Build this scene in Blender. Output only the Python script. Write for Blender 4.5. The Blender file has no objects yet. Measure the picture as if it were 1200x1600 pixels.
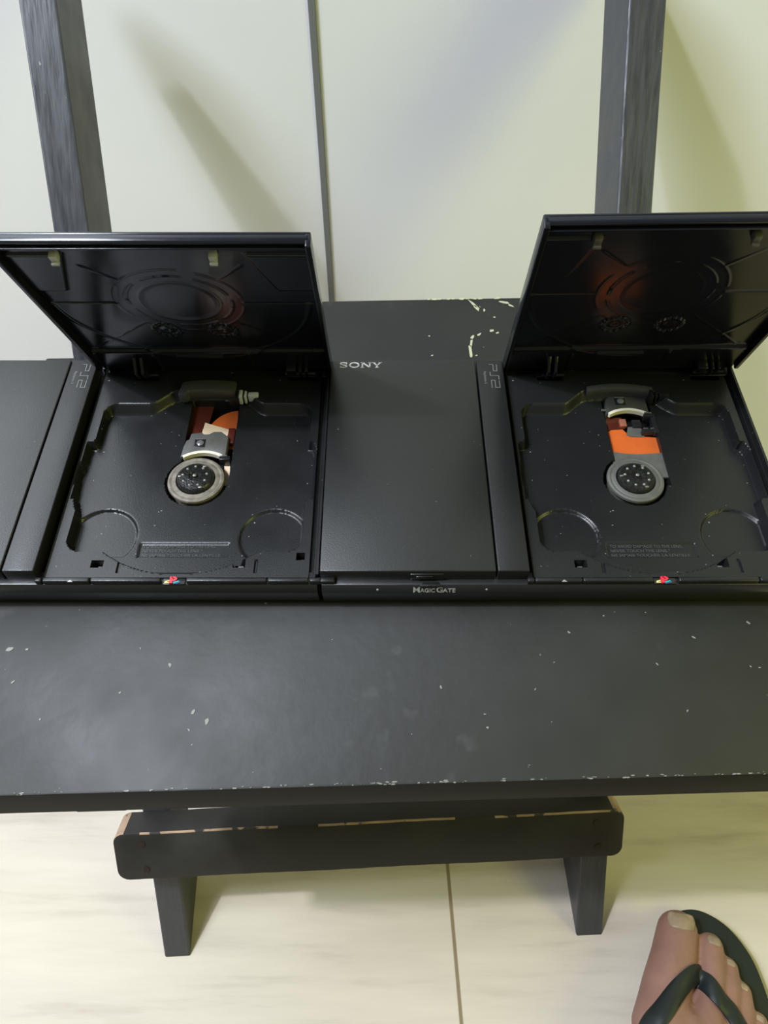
import bpy, bmesh, math, random
import numpy as np
from mathutils import Vector, Matrix
from mathutils.bvhtree import BVHTree
random.seed(7)
R = math.radians
C = bpy.context.scene.collection
MM = 0.001

# ------------------------------------------------------------------ camera
cam_data = bpy.data.cameras.new('camera')
cam = bpy.data.objects.new('camera', cam_data); C.objects.link(cam)
cam_data.sensor_fit = 'VERTICAL'
cam_data.sensor_height = 36.0
cam_data.lens = 36.0 * 1200.0 / 1600.0
cam_data.clip_start = 0.01
cam.location = (0, 0, 0.690)
cam.rotation_euler = (R(90 - 54.2), 0, 0)
bpy.context.scene.camera = cam

# ------------------------------------------------------------------ light
sc = bpy.context.scene
sc.view_settings.view_transform = 'Standard'
sc.view_settings.look = 'None'
sc.view_settings.gamma = 1.0
sc.view_settings.use_curve_mapping = False
sc.view_settings.exposure = 0.2

world = bpy.data.worlds.new('room_air'); sc.world = world
world.use_nodes = True
world.node_tree.nodes['Background'].inputs[0].default_value = (1.0, 0.95, 0.70, 1)
world.node_tree.nodes['Background'].inputs[1].default_value = 0.17

def point_at(o, target):
    d = Vector(target) - o.location
    o.rotation_euler = d.to_track_quat('-Z', 'Y').to_euler()

def area(name, loc, target, sx, sy, power, color):
    l = bpy.data.lights.new(name, 'AREA'); l.shape = 'RECTANGLE'
    l.size = sx; l.size_y = sy; l.energy = power; l.color = color
    o = bpy.data.objects.new(name, l); C.objects.link(o); o.location = loc
    point_at(o, target); return o

kl = bpy.data.lights.new('ceiling_bulb', 'POINT'); kl.energy = 150; kl.color = (0.92, 0.91, 1.0); kl.shadow_soft_size = 0.045
ko = bpy.data.objects.new('ceiling_bulb', kl); C.objects.link(ko); ko.location = (-1.22, 0.0, 2.66)
area('ceiling_panel', (-0.86, 0.09, 1.72), (-0.08, 0.54, 0.35), 0.46, 0.46, 29.0, (0.78, 0.88, 1.0))
area('wall_sheen_light', (-0.62, 0.53, 0.93), (-0.62, 0.0, 0.93), 0.72, 0.8, 4.3, (0.88, 0.94, 1.0))  # unseen area light added by the wall for sheen on the left plastic, no opening here
area('side_glow', (1.25, -0.25, 1.05), (0.25, 0.35, 0.15), 0.6, 0.6, 7.2, (0.93, 1.0, 0.20))

# ------------------------------------------------------------------ materials
def material(name, color, rough=0.5, metallic=0.0, bump=0.0, bscale=400.0, var=0.0, vscale=30.0,
             spec=0.5, stretch=(1, 1, 1), rvar=0.0, coat=0.0):
    m = bpy.data.materials.new(name); m.use_nodes = True
    nt = m.node_tree; N = nt.nodes; L = nt.links
    b = N['Principled BSDF']
    b.inputs['Base Color'].default_value = (*color, 1)
    b.inputs['Roughness'].default_value = rough
    b.inputs['Metallic'].default_value = metallic
    b.inputs['Specular IOR Level'].default_value = spec
    b.inputs['Coat Weight'].default_value = coat
    tc = N.new('ShaderNodeTexCoord'); mp = N.new('ShaderNodeMapping')
    mp.inputs['Scale'].default_value = stretch
    L.new(tc.outputs['Object'], mp.inputs['Vector'])
    n = N.new('ShaderNodeTexNoise'); n.inputs['Scale'].default_value = vscale
    n.inputs['Detail'].default_value = 6
    L.new(mp.outputs[0], n.inputs['Vector'])
    if var > 0:
        r = N.new('ShaderNodeMapRange')
        r.inputs['From Min'].default_value = 0.3; r.inputs['From Max'].default_value = 0.7
        r.inputs['To Min'].default_value = 1 - var; r.inputs['To Max'].default_value = 1 + var
        L.new(n.outputs['Fac'], r.inputs['Value'])
        mx = N.new('ShaderNodeVectorMath'); mx.operation = 'SCALE'
        mx.inputs[0].default_value = color
        L.new(r.outputs[0], mx.inputs['Scale']); L.new(mx.outputs[0], b.inputs['Base Color'])
    if rvar > 0:
        r2 = N.new('ShaderNodeMapRange')
        r2.inputs['From Min'].default_value = 0.3; r2.inputs['From Max'].default_value = 0.7
        r2.inputs['To Min'].default_value = rough - rvar; r2.inputs['To Max'].default_value = rough + rvar
        L.new(n.outputs['Fac'], r2.inputs['Value']); L.new(r2.outputs[0], b.inputs['Roughness'])
    if bump > 0:
        n2 = N.new('ShaderNodeTexNoise'); n2.inputs['Scale'].default_value = bscale; n2.inputs['Detail'].default_value = 3
        L.new(mp.outputs[0], n2.inputs['Vector'])
        bp = N.new('ShaderNodeBump'); bp.inputs['Strength'].default_value = bump; bp.inputs['Distance'].default_value = 0.0004
        L.new(n2.outputs['Fac'], bp.inputs['Height']); L.new(bp.outputs[0], b.inputs['Normal'])
    return m

def add_flecks(m, color, scale, thresh, soft=0.01, seedv=0.0, big=None):
    """mixes small flecks of another colour (dust, chipped paint) into a material"""
    nt = m.node_tree; N = nt.nodes; L = nt.links; b = N['Principled BSDF']
    inp = b.inputs['Base Color']
    tc = N.new('ShaderNodeTexCoord')
    mp = N.new('ShaderNodeMapping'); mp.inputs['Location'].default_value = (seedv, seedv * 2, 0)
    L.new(tc.outputs['Object'], mp.inputs['Vector'])
    n = N.new('ShaderNodeTexNoise'); n.inputs['Scale'].default_value = scale; n.inputs['Detail'].default_value = 2
    L.new(mp.outputs[0], n.inputs['Vector'])
    r = N.new('ShaderNodeMapRange'); r.inputs['From Min'].default_value = thresh; r.inputs['From Max'].default_value = thresh + soft
    L.new(n.outputs['Fac'], r.inputs['Value'])
    fac = r.outputs[0]
    if big:
        n3 = N.new('ShaderNodeTexNoise'); n3.inputs['Scale'].default_value = big[0]
        L.new(mp.outputs[0], n3.inputs['Vector'])
        r3 = N.new('ShaderNodeMapRange'); r3.inputs['From Min'].default_value = big[1]; r3.inputs['From Max'].default_value = big[1] + 0.1
        L.new(n3.outputs['Fac'], r3.inputs['Value'])
        mu = N.new('ShaderNodeMath'); mu.operation = 'MULTIPLY'
        L.new(fac, mu.inputs[0]); L.new(r3.outputs[0], mu.inputs[1]); fac = mu.outputs[0]
    mix = N.new('ShaderNodeMix'); mix.data_type = 'RGBA'
    L.new(fac, mix.inputs['Factor'])
    if inp.is_linked:
        L.new(inp.links[0].from_socket, mix.inputs[6])
    else:
        mix.inputs[6].default_value = inp.default_value
    mix.inputs[7].default_value = (*color, 1)
    L.new(mix.outputs[2], inp)
    return m

M = {}
M['panel'] = material('textured_black_plastic', (0.009, 0.0094, 0.0091), 0.36, bump=0.2, bscale=1500, rvar=0.05, vscale=25)
add_flecks(M['panel'], (0.16, 0.16, 0.15), 420, 0.76, 0.02, 3.1)
M['strip'] = material('satin_black_plastic', (0.009, 0.009, 0.0095), 0.34, spec=0.38, bump=0.2, bscale=1500, rvar=0.05)
M['shell'] = material('moulded_black_plastic', (0.012, 0.012, 0.013), 0.3, bump=0.1, bscale=900, rvar=0.05)
M['tray'] = material('matte_tray_plastic', (0.008, 0.0085, 0.009), 0.36, spec=0.4, bump=0.18, bscale=1300, rvar=0.06, vscale=40)
add_flecks(M['tray'], (0.22, 0.22, 0.2), 500, 0.75, 0.02, 1.3)
M['gloss'] = material('glossy_lid_plastic', (0.005, 0.006, 0.010), 0.2, spec=0.4, rvar=0.04, vscale=60)
M['hookgrey'] = material('grey_hook_plastic', (0.40, 0.41, 0.43), 0.3)
M['silver'] = material('silver_lettering', (0.30, 0.30, 0.285), 0.4, metallic=0.2, var=0.4, vscale=500)
M['emboss'] = material('embossed_black_lettering', (0.10, 0.10, 0.097), 0.35)
M['slit'] = material('front_slit_plastic', (0.045, 0.045, 0.045), 0.35)
M['dustgrey'] = material('dusty_grey_rubber', (0.135, 0.118, 0.092), 0.65, var=0.35, vscale=300, bump=0.4, bscale=900)
M['cleangrey'] = material('dark_grey_rubber', (0.075, 0.075, 0.066), 0.6, var=0.15, vscale=200)
M['hubball'] = material('dull_hub_ball', (0.22, 0.22, 0.21), 0.35, metallic=0.5)
M['hub'] = material('clamp_hub_plastic', (0.012, 0.012, 0.011), 0.25, var=0.5, vscale=700, bump=0.6, bscale=900)
M['steel'] = material('bright_steel', (0.62, 0.60, 0.55), 0.22, metallic=0.9)
M['sled'] = material('laser_sled_cover', (0.095, 0.095, 0.09), 0.45, metallic=0.2, var=0.15, vscale=150)
M['sleddark'] = material('dark_laser_sled_cover', (0.05, 0.05, 0.045), 0.4, metallic=0.2, var=0.15, vscale=150)
M['ivory'] = material('ivory_arc_plastic', (0.62, 0.58, 0.48), 0.4)
M['orange'] = material('orange_flex_film', (0.47, 0.095, 0.018), 0.4, var=0.08, vscale=120)
M['maroon'] = material('dark_red_flex_film', (0.06, 0.012, 0.007), 0.3)
M['cream'] = material('cream_flex_film', (0.65, 0.50, 0.34), 0.5)
M['lens'] = material('pickup_lens_glass', (0.16, 0.165, 0.17), 0.12, metallic=0.3)
M['red'] = material('emblem_red', (0.55, 0.015, 0.04), 0.35)
M['teal'] = material('emblem_teal', (0.02, 0.32, 0.30), 0.35)
M['yellow'] = material('emblem_yellow', (0.62, 0.52, 0.18), 0.35)
M['blue'] = material('emblem_blue', (0.03, 0.09, 0.28), 0.35)
M['copper'] = material('copper_tab', (0.45, 0.16, 0.10), 0.4, metallic=0.5)
M['paint'] = material('black_painted_wood', (0.014, 0.0142, 0.0130), 0.56, spec=0.36, bump=0.5, bscale=120, var=0.22, vscale=18, rvar=0.08)
add_flecks(M['paint'], (0.30, 0.30, 0.27), 260, 0.745, 0.03, 5.2, big=(9, 0.5))
add_flecks(M['paint'], (0.030, 0.031, 0.029), 75, 0.60, 0.12, 8.4, big=(14, 0.55))
M['seatedge'] = material('rough_painted_edge', (0.016, 0.016, 0.015), 0.75, spec=0.15, bump=0.4, bscale=150)
M['rail'] = material('brushed_black_paint', (0.034, 0.036, 0.042), 0.42, bump=0.8, bscale=60, var=0.3, vscale=40, stretch=(8, 1, 1), rvar=0.1)
add_flecks(M['rail'], (0.2, 0.2, 0.2), 330, 0.76, 0.03, 2.0)
M['wear'] = material('worn_black_paint', (0.022, 0.021, 0.019), 0.6, spec=0.3, bump=0.6, bscale=150, var=0.3, vscale=30, rvar=0.1)
M['bare'] = material('bare_worn_wood', (0.36, 0.24, 0.16), 0.7, bump=0.6, bscale=200, var=0.25, vscale=60)
M['chips'] = material('cream_paint_chips', (0.36, 0.36, 0.23), 0.6)
M['chipgrey'] = material('grey_paint_chips', (0.17, 0.17, 0.15), 0.6)
M['nailhead'] = material('rusty_nail_head', (0.03, 0.02, 0.015), 0.6, metallic=0.5)
M['rubber'] = material('dark_flip_flop_rubber', (0.008, 0.012, 0.012), 0.6, spec=0.3, bump=0.5, bscale=500)
M['strap'] = material('flip_flop_strap_rubber', (0.009, 0.013, 0.013), 0.5, spec=0.35, bump=0.2, bscale=700)

def skin_material():
    m = material('foot_skin', (0.225, 0.118, 0.088), 0.5, bump=0.6, bscale=320, var=0.12, vscale=45, spec=0.4)
    m.node_tree.nodes['Principled BSDF'].inputs['Subsurface Weight'].default_value = 0.12
    m.node_tree.nodes['Principled BSDF'].inputs['Subsurface Radius'].default_value = (0.004, 0.0015, 0.0008)
    return m
M['skin'] = skin_material()
M['nail'] = material('toenail', (0.25, 0.185, 0.125), 0.42, var=0.35, vscale=90, bump=0.3, bscale=300)

def wall_material():
    m = material('smooth_white_wall', (0.80, 0.81, 0.825), 0.7, bump=0.15, bscale=60)
    return m
M['wall'] = wall_material()
M['joint'] = material('grey_joint_strip', (0.17, 0.175, 0.175), 0.5)

def floor_material():
    m = bpy.data.materials.new('wood_look_floor_tile'); m.use_nodes = True
    nt = m.node_tree; N = nt.nodes; L = nt.links; b = N['Principled BSDF']
    tc = N.new('ShaderNodeTexCoord')
    mp = N.new('ShaderNodeMapping'); mp.inputs['Scale'].default_value = (3.0, 26.0, 1)
    L.new(tc.outputs['Object'], mp.inputs['Vector'])
    n = N.new('ShaderNodeTexNoise'); n.inputs['Scale'].default_value = 1.6; n.inputs['Detail'].default_value = 8; n.inputs['Roughness'].default_value = 0.62
    L.new(mp.outputs[0], n.inputs['Vector'])
    cr = N.new('ShaderNodeValToRGB')
    cr.color_ramp.elements[0].position = 0.25; cr.color_ramp.elements[0].color = (0.36, 0.31, 0.25, 1)
    cr.color_ramp.elements[1].position = 0.72; cr.color_ramp.elements[1].color = (0.54, 0.485, 0.40, 1)
    e = cr.color_ramp.elements.new(0.45); e.color = (0.48, 0.43, 0.355, 1)
    L.new(n.outputs['Fac'], cr.inputs[0])
    # grout joints: one long seam, rows of 1.2 m
    sp = N.new('ShaderNodeSeparateXYZ')
    rot = N.new('ShaderNodeMapping'); rot.inputs['Rotation'].default_value = (0, 0, R(-2.7)); rot.inputs['Location'].default_value = (-0.0555, 0, 0)
    rot.vector_type = 'TEXTURE'
    rot.inputs['Rotation'].default_value = (0, 0, R(2.7)); rot.inputs['Location'].default_value = (0.0592, 0, 0)
    L.new(tc.outputs['Object'], rot.inputs['Vector']); L.new(rot.outputs[0], sp.inputs[0])
    pp = N.new('ShaderNodeMath'); pp.operation = 'PINGPONG'; pp.inputs[1].default_value = 0.30
    L.new(sp.outputs['X'], pp.inputs[0])
    lt = N.new('ShaderNodeMapRange'); lt.inputs['From Min'].default_value = 0.0010; lt.inputs['From Max'].default_value = 0.0018
    lt.inputs['To Min'].default_value = 1; lt.inputs['To Max'].default_value = 0
    L.new(pp.outputs[0], lt.inputs['Value'])
    mix = N.new('ShaderNodeMix'); mix.data_type = 'RGBA'
    L.new(lt.outputs[0], mix.inputs['Factor']); L.new(cr.outputs[0], mix.inputs[6])
    mix.inputs[7].default_value = (0.20, 0.15, 0.09, 1)
    L.new(mix.outputs[2], b.inputs['Base Color'])
    b.inputs['Roughness'].default_value = 0.62; b.inputs['Specular IOR Level'].default_value = 0.2
    bp = N.new('ShaderNodeBump'); bp.inputs['Strength'].default_value = 0.12; bp.inputs['Distance'].default_value = 0.0006
    L.new(n.outputs['Fac'], bp.inputs['Height']); L.new(bp.outputs[0], b.inputs['Normal'])
    return m
M['floor'] = floor_material()

# ------------------------------------------------------------------ mesh helpers (all lengths in mm)
class MB:
    def __init__(self): self.v = []; self.f = []; self.mi = []
    def add(self, verts, faces, mi=0):
        o = len(self.v); self.v += [tuple(p) for p in verts]
        for f in faces: self.f.append([i + o for i in f]); self.mi.append(mi)
        return self
    def box(self, x0, x1, y0, y1, z0, z1, bev=0.0, seg=2, mi=0, xf=None):
        bm = bmesh.new()
        bmesh.ops.create_cube(bm, size=1)
        for v in bm.verts:
            v.co = Vector(((x0 + x1) / 2 + v.co.x * (x1 - x0), (y0 + y1) / 2 + v.co.y * (y1 - y0), (z0 + z1) / 2 + v.co.z * (z1 - z0)))
        if bev > 0:
            bmesh.ops.bevel(bm, geom=list(bm.edges), offset=bev, segments=seg, profile=0.5, affect='EDGES')
        self.bm(bm, mi, xf); return self
    def bm(self, bm, mi=0, xf=None):
        bm.verts.index_update()
        vs = [(xf @ v.co) if xf else v.co.copy() for v in bm.verts]
        self.add([tuple(v) for v in vs], [[v.index for v in f.verts] for f in bm.faces], mi); bm.free()
    def prism(self, pts, axis, a, b, bev=0.0, mi=0, xf=None):
        """closed 2-D outline pushed along an axis: 'z' (x,y), 'x' (y,z)"""
        bm = bmesh.new()
        def mk(p, t): return (p[0], p[1], t) if axis == 'z' else (t, p[0], p[1])
        v0 = [bm.verts.new(mk(p, a)) for p in pts]; v1 = [bm.verts.new(mk(p, b)) for p in pts]
        bm.faces.new(v0); bm.faces.new(v1[::-1])
        n = len(pts)
        for i in range(n): bm.faces.new([v0[i], v1[i], v1[(i + 1) % n], v0[(i + 1) % n]])
        bmesh.ops.recalc_face_normals(bm, faces=bm.faces)
        if bev > 0:
            es = [e for e in bm.edges if e.calc_face_angle(0) > 0.5]
            bmesh.ops.bevel(bm, geom=es, offset=bev, segments=2, profile=0.5, affect='EDGES')
        self.bm(bm, mi, xf); return self
    def lathe(self, prof, cx, cy, n=48, mi=0):
        """profile of (r, z) turned round a vertical axis, closed at its ends"""
        o = []; f = []
        for (r, z) in prof:
            for k in range(n):
                a = 2 * math.pi * k / n; o.append((cx + r * math.cos(a), cy + r * math.sin(a), z))
        m = len(prof)
        for i in range(m - 1):
            for k in range(n):
                k2 = (k + 1) % n; f.append([i * n + k, i * n + k2, (i + 1) * n + k2, (i + 1) * n + k])
        f.append([k for k in range(n)][::-1]); f.append([(m - 1) * n + k for k in range(n)])
        self.add(o, f, mi); return self
    def stroke(self, pts, w, z0, z1, mi=0, closed=False, xf=None):
        """mitred flat band along a polyline in the x,y plane"""
        P = [Vector(p) for p in pts]; n = len(P); Lf = []; Rt = []
        for i in range(n):
            a = P[(i - 1) % n] if (closed or i > 0) else None
            b = P[(i + 1) % n] if (closed or i < n - 1) else None
            d0 = (P[i] - a).normalized() if a is not None else (b - P[i]).normalized()
            d1 = (b - P[i]).normalized() if b is not None else d0
            n0 = Vector((-d0.y, d0.x)); n1 = Vector((-d1.y, d1.x)); mt = n0 + n1
            if mt.length < 1e-5: mt = n0
            mt.normalize(); k = 1 / max(0.45, mt.dot(n0))
            Lf.append(P[i] + mt * w / 2 * k); Rt.append(P[i] - mt * w / 2 * k)
        vs = []; fs = []
        for i in range(n):
            for q, z in ((Lf[i], z0), (Rt[i], z0), (Rt[i], z1), (Lf[i], z1)):
                v = Vector((q.x, q.y, z)); vs.append(tuple(xf @ v) if xf else tuple(v))
        rng = range(n) if closed else range(n - 1)
        for i in rng:
            j = (i + 1) % n
            for e in range(4): fs.append([i * 4 + e, i * 4 + (e + 1) % 4, j * 4 + (e + 1) % 4, j * 4 + e])
        if not closed: fs.append([0, 1, 2, 3][::-1]); fs.append([(n - 1) * 4 + e for e in range(4)])
        self.add(vs, fs, mi); return self
    def tube(self, pts, rad, n=10, mi=0):
        vs = []; fs = []; P = [Vector(p) for p in pts]
        for i, p in enumerate(P):
            d = (P[min(i + 1, len(P) - 1)] - P[max(i - 1, 0)]).normalized()
            u = d.cross(Vector((0, 0, 1))); u = u.normalized() if u.length > 1e-3 else Vector((1, 0, 0)); w = d.cross(u)
            r = rad[i] if isinstance(rad, (list, tuple)) else rad
            for k in range(n):
                a = 2 * math.pi * k / n; vs.append(tuple(p + u * r * math.cos(a) + w * r * math.sin(a)))
        for i in range(len(P) - 1):
            for k in range(n):
                k2 = (k + 1) % n; fs.append([i * n + k, i * n + k2, (i + 1) * n + k2, (i + 1) * n + k])
        fs.append(list(range(n))[::-1]); fs.append([(len(P) - 1) * n + k for k in range(n)])
        self.add(vs, fs, mi); return self
    def ball(self, x, y, z, r, mi=0, sx=1, sy=1, sz=1):
        bm = bmesh.new(); bmesh.ops.create_icosphere(bm, subdivisions=2, radius=r)
        for v in bm.verts: v.co = Vector((x + v.co.x * sx, y + v.co.y * sy, z + v.co.z * sz))
        self.bm(bm, mi); return self
    def build(self, name, mats, parent=None, smooth=True, angle=35, fix=True):
        me = bpy.data.meshes.new(name)
        me.from_pydata([(x * MM, y * MM, z * MM) for x, y, z in self.v], [], self.f)
        if not isinstance(mats, (list, tuple)): mats = [mats]
        for m in mats: me.materials.append(m)
        me.polygons.foreach_set('material_index', self.mi)
        if fix:
            bm = bmesh.new(); bm.from_mesh(me); bmesh.ops.recalc_face_normals(bm, faces=bm.faces); bm.to_mesh(me); bm.free()
        if smooth: shade(me, angle)
        o = bpy.data.objects.new(name, me); C.objects.link(o)
        if parent: o.parent = parent
        return o

def shade(me, angle):
    me.polygons.foreach_set('use_smooth', [True] * len(me.polygons))
    bm = bmesh.new(); bm.from_mesh(me)
    lim = R(angle)
    for e in bm.edges:
        e.smooth = not (len(e.link_faces) == 2 and e.calc_face_angle(0) > lim)
    bm.to_mesh(me); bm.free()

def empty(name, loc, label, cat, group=None, rz=0.0):
    o = bpy.data.objects.new(name, None); C.objects.link(o)
    o.location = loc; o.rotation_euler = (0, 0, rz); o.empty_display_size = 0.02
    o['label'] = label; o['category'] = cat
    if group: o['group'] = group
    return o

def text_mesh(s, size, bold=0.0):
    cu = bpy.data.curves.new('lettering', 'FONT'); cu.body = s; cu.size = size; cu.extrude = 0.12; cu.offset = bold
    cu.resolution_u = 3
    o = bpy.data.objects.new('lettering', cu); C.objects.link(o)
    dg = bpy.context.evaluated_depsgraph_get(); dg.update()
    me = bpy.data.meshes.new_from_object(o.evaluated_get(dg))
    vs = [v.co.copy() for v in me.vertices]; fs = [list(p.vertices) for p in me.polygons]
    bpy.data.objects.remove(o); bpy.data.meshes.remove(me)
    return vs, fs

def add_text(mb, s, size, xf, bold=0.0, mi=0, width=None):
    vs, fs = text_mesh(s, size, bold)
    if width:
        w = max(v.x for v in vs) - min(v.x for v in vs); k = width / w
        for v in vs: v.x *= k
    mb.add([tuple(xf @ v) for v in vs], fs, mi)

# ------------------------------------------------------------------ the room
def struct(o, name=None): o['kind'] = 'structure'; return o
WALL_Y = 540
mb = MB(); mb.box(-1500, 1500, -1300, WALL_Y, -20, 0)
struct(mb.build('floor', M['floor'], smooth=False))
mb = MB(); mb.box(-1500, 1500, WALL_Y, WALL_Y + 60, -20, 2400)
struct(mb.build('wall_back', M['wall'], smooth=False))
mb = MB(); mb.box(-47.8, -43.0, WALL_Y - 1.2, WALL_Y + 1, 0, 2400, 0.4)
struct(mb.build('trim_1', M['joint'], smooth=False))

# ------------------------------------------------------------------ the wooden folding chair that carries the consoles
chair = empty('folding_chair', (0, 0.24, 0), 'black-painted wooden folding chair whose seat carries both game consoles', 'chair')
CH = (0, 240)
def cb(mb, name, mats, parent=chair, **k):
    mb.v = [(x - CH[0], y - CH[1], z) for x, y, z in mb.v]
    return mb.build(name, mats, parent, **k)

SZ0, SZ1 = 329.5, 357.0          # seat bottom and top
def yfront(x): return 96.8 + x * 0.0272
def rotp(x, y, deg=1.6, cx=0, cy=96.8):
    a = R(deg); return (cx + x * math.cos(a) - y * math.sin(a), cy + x * math.sin(a) + y * math.cos(a))
seat_out = [rotp(*p) for p in [(-204, 0), (200, 0), (200, 262), (172, 262), (172, 215), (139, 215), (139, 318),
                               (-146, 318), (-146, 215), (-178, 215), (-178, 268), (-204, 268)]]
mb = MB(); mb.prism(seat_out, 'z', SZ0, SZ1, bev=1.2)
seat = cb(mb, 'seat', [M['paint'], M['seatedge']], angle=30)
for p in seat.data.polygons:
    if abs(p.normal.z) < 0.8: p.material_index = 1

# chipped paint: edge chips, drips, flecks lying on the seat
def chip(mb, x, y, r, z=SZ1, el=1.0, ang=0.0, mi=0, h=0.25):
    n = 9; pts = []
    for k in range(n):
        a = 2 * math.pi * k / n; rr = r * random.uniform(0.55, 1.15)
        u, v = rr * math.cos(a) * el, rr * math.sin(a)
        pts.append((x + u * math.cos(ang) - v * math.sin(ang), y + u * math.sin(ang) + v * math.cos(ang)))
    mb.prism(pts, 'z', z - 0.3, z + h, mi=mi)
mb = MB()
for k in range(170):
    x = random.uniform(-196, 196)
    dens = 0.25 + 0.75 * (x + 196) / 392
    if random.random() > dens: continue
    px, py = rotp(x, random.uniform(0.3, 1.3) if random.random() < 0.85 else random.uniform(0, 7))
    chip(mb, px, py, random.uniform(0.1, 0.34), el=random.uniform(1.5, 5), ang=random.uniform(-0.1, 0.15), mi=1)
for k in range(26):
    px, py = rotp(random.uniform(-190, 190), random.uniform(10, 90)); chip(mb, px, py, random.uniform(0.2, 0.6), el=random.uniform(1, 2.5), ang=random.uniform(0, 3), mi=1)
for (x, y, r, e, a) in [(-177, 160, 1.3, 1.5, 0.2), (-169, 160, 0.7, 1.3, 0), (-79, 125, 1.1, 2.0, 1.5), (-86, 129, .8, 1.8, 1.2), (46, 122, .6, 1, 0), (-100, 152, .7, 2, 2)]:
    chip(mb, x, y, r, el=e, ang=a, mi=1)
# long cream streak and flecks at the back edge
for (x, y, r, e, a) in [(54.6, 364, 1.15, 6.5, 1.62), (55.4, 372, 1.1, 4, 1.45), (56.5, 378, 1.3, 2.2, 1.0), (61, 380.5, .8, 2.8, .8), (69.5, 384, 1.3, 1.3, .3), (73, 382, .8, 1.8, .7),
                        (59.5, 410, 1.0, 5.5, 2.2), (61.0, 406.5, 1.5, 2.4, 2.1), (66, 404, .8, 2.5, 1.5), (72.2, 397, .7, 1.2, 0), (80, 412, 1.2, 3.4, 2.9), (84, 409, .9, 3.2, 2.6),
                        (29, 379, .7, 1, 0), (58, 361, .6, 1.5, 0), (30, 361, .6, 1.5, 0.4)]:
    chip(mb, x, y, r, el=e, ang=a, mi=0)
for x in (30, 33, 37, 43, 46, 52, 56, 60, 64, 76):
    px, py = rotp(x + 9, 317.4); chip(mb, px, py, random.uniform(0.7, 1.3), el=2.4, mi=0)
pc = MB(); pc = mb
o = cb(mb, 'paint_chips', [M['chips'], M['chipgrey']], parent=seat, angle=30); o['kind'] = 'stuff'; o['label'] = 'cream and grey paint chips'
o.location = (0, 0, 0)

# the two raked side rails: front feet on the floor, rising behind the seat as the backrest
LEAN, YAW = R(37.0), R(2.6)
def rail_frame(x, y, z=0, roll=0.0):
    m = Matrix.Rotation(roll, 4, 'Y') @ Matrix.Rotation(YAW, 4, 'Z') @ Matrix.Rotation(-LEAN, 4, 'X')   # local z runs up the rail, local y is its depth
    m.translation = Vector((x, y, z)); return m
def rail(x, y, roll, wd):
    xf = rail_frame(x, y, 0, roll)
    mb = MB()
    bm = bmesh.new(); bmesh.ops.create_cube(bm, size=1)
    t = math.tan(LEAN)
    for v in bm.verts:
        X = v.co.x * wd; Y = 0 if v.co.y < 0 else 46
        Z = 688 if v.co.z > 0 else (0 if Y == 0 else 46 * t)   # foot cut level with the floor
        v.co = Vector((X + 9.2, Y, Z))
    es = [e for e in bm.edges]
    bmesh.ops.bevel(bm, geom=es, offset=1.3, segments=2, profile=0.5, affect='EDGES')
    mb.bm(bm, 0, xf)
    return cb(mb, 'side_rail', M['rail'], angle=20)
rl = rail(-170.4, 68.5, R(-0.6), 20.0)
rr = rail(153.4, 83.2, R(-0.15), 21.0)
# rear legs, from the floor behind to the front of the seat
def rear_leg(xa, ya, xb, yb):
    mb = MB(); d = Vector((xb - xa, yb - ya, SZ0 - 1)); L = d.length
    q = d.to_track_quat('Z', 'X').to_matrix().to_4x4(); q.translation = Vector((xa, ya, 6))
    mb.box(-20, 20, -9, 9, 0, L - 12, 1.3, xf=q)
    return cb(mb, 'rear_leg', M['rail'], angle=40)
mb = MB()
def slat(xa, xb):
    mb = MB()
    bm = bmesh.new(); bmesh.ops.create_cube(bm, size=1)
    for v in bm.verts:
        top = v.co.z > 0
        y = (118 if top else 408) + (0 if v.co.y < 0 else 38)
        x = xa if v.co.x < 0 else xb
        z = SZ0 - 0.3 if top else 0.0
        px, py = rotp(x, y - 96.8); v.co = Vector((px, py, z))
    bmesh.ops.bevel(bm, geom=list(bm.edges), offset=1.2, segments=2, profile=0.5, affect='EDGES')
    mb.bm(bm); return cb(mb, 'rear_leg', M['rail'], angle=40)
slat(-141, -121); slat(115, 135)
mb = MB(); mb.prism([rotp(*p) for p in [(-141, 1.5), (-118, 1.5), (-118, 40), (-141, 40)]], 'z', SZ0 - 6, SZ0 + 0.2, 0.6)
cb(mb, 'seat_batten', M['wear'], angle=30)

# worn cross board nailed over the front of the rails
xf = rail_frame(-6.5, 75.8)
bm = bmesh.new(); bmesh.ops.create_cube(bm, size=1)
for v in bm.verts:
    v.co = Vector((v.co.x * 362, -12.1 + v.co.y * 24, 117.3 + v.co.z * 39.5))
bmesh.ops.bevel(bm, geom=[e for e in bm.edges if abs((e.verts[0].co - e.verts[1].co).x) < 1 and abs((e.verts[0].co - e.verts[1].co).y) > 5], offset=8, segments=5, profile=0.5, affect='EDGES')
bmesh.ops.subdivide_edges(bm, edges=[e for e in bm.edges if abs((e.verts[0].co - e.verts[1].co).x) > 100], cuts=60)
bmesh.ops.recalc_face_normals(bm, faces=bm.faces)
long_es = [e for e in bm.edges if e.calc_face_angle(0) > 0.7]
bmesh.ops.bevel(bm, geom=long_es, offset=1.1, segments=2, profile=0.5, affect='EDGES')
for v in bm.verts:
    v.co.z += 0.25 * math.sin(v.co.x * 0.05) + 0.1 * math.sin(v.co.x * 0.31 + 1)
bm.faces.ensure_lookup_table()
wearf = []
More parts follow.
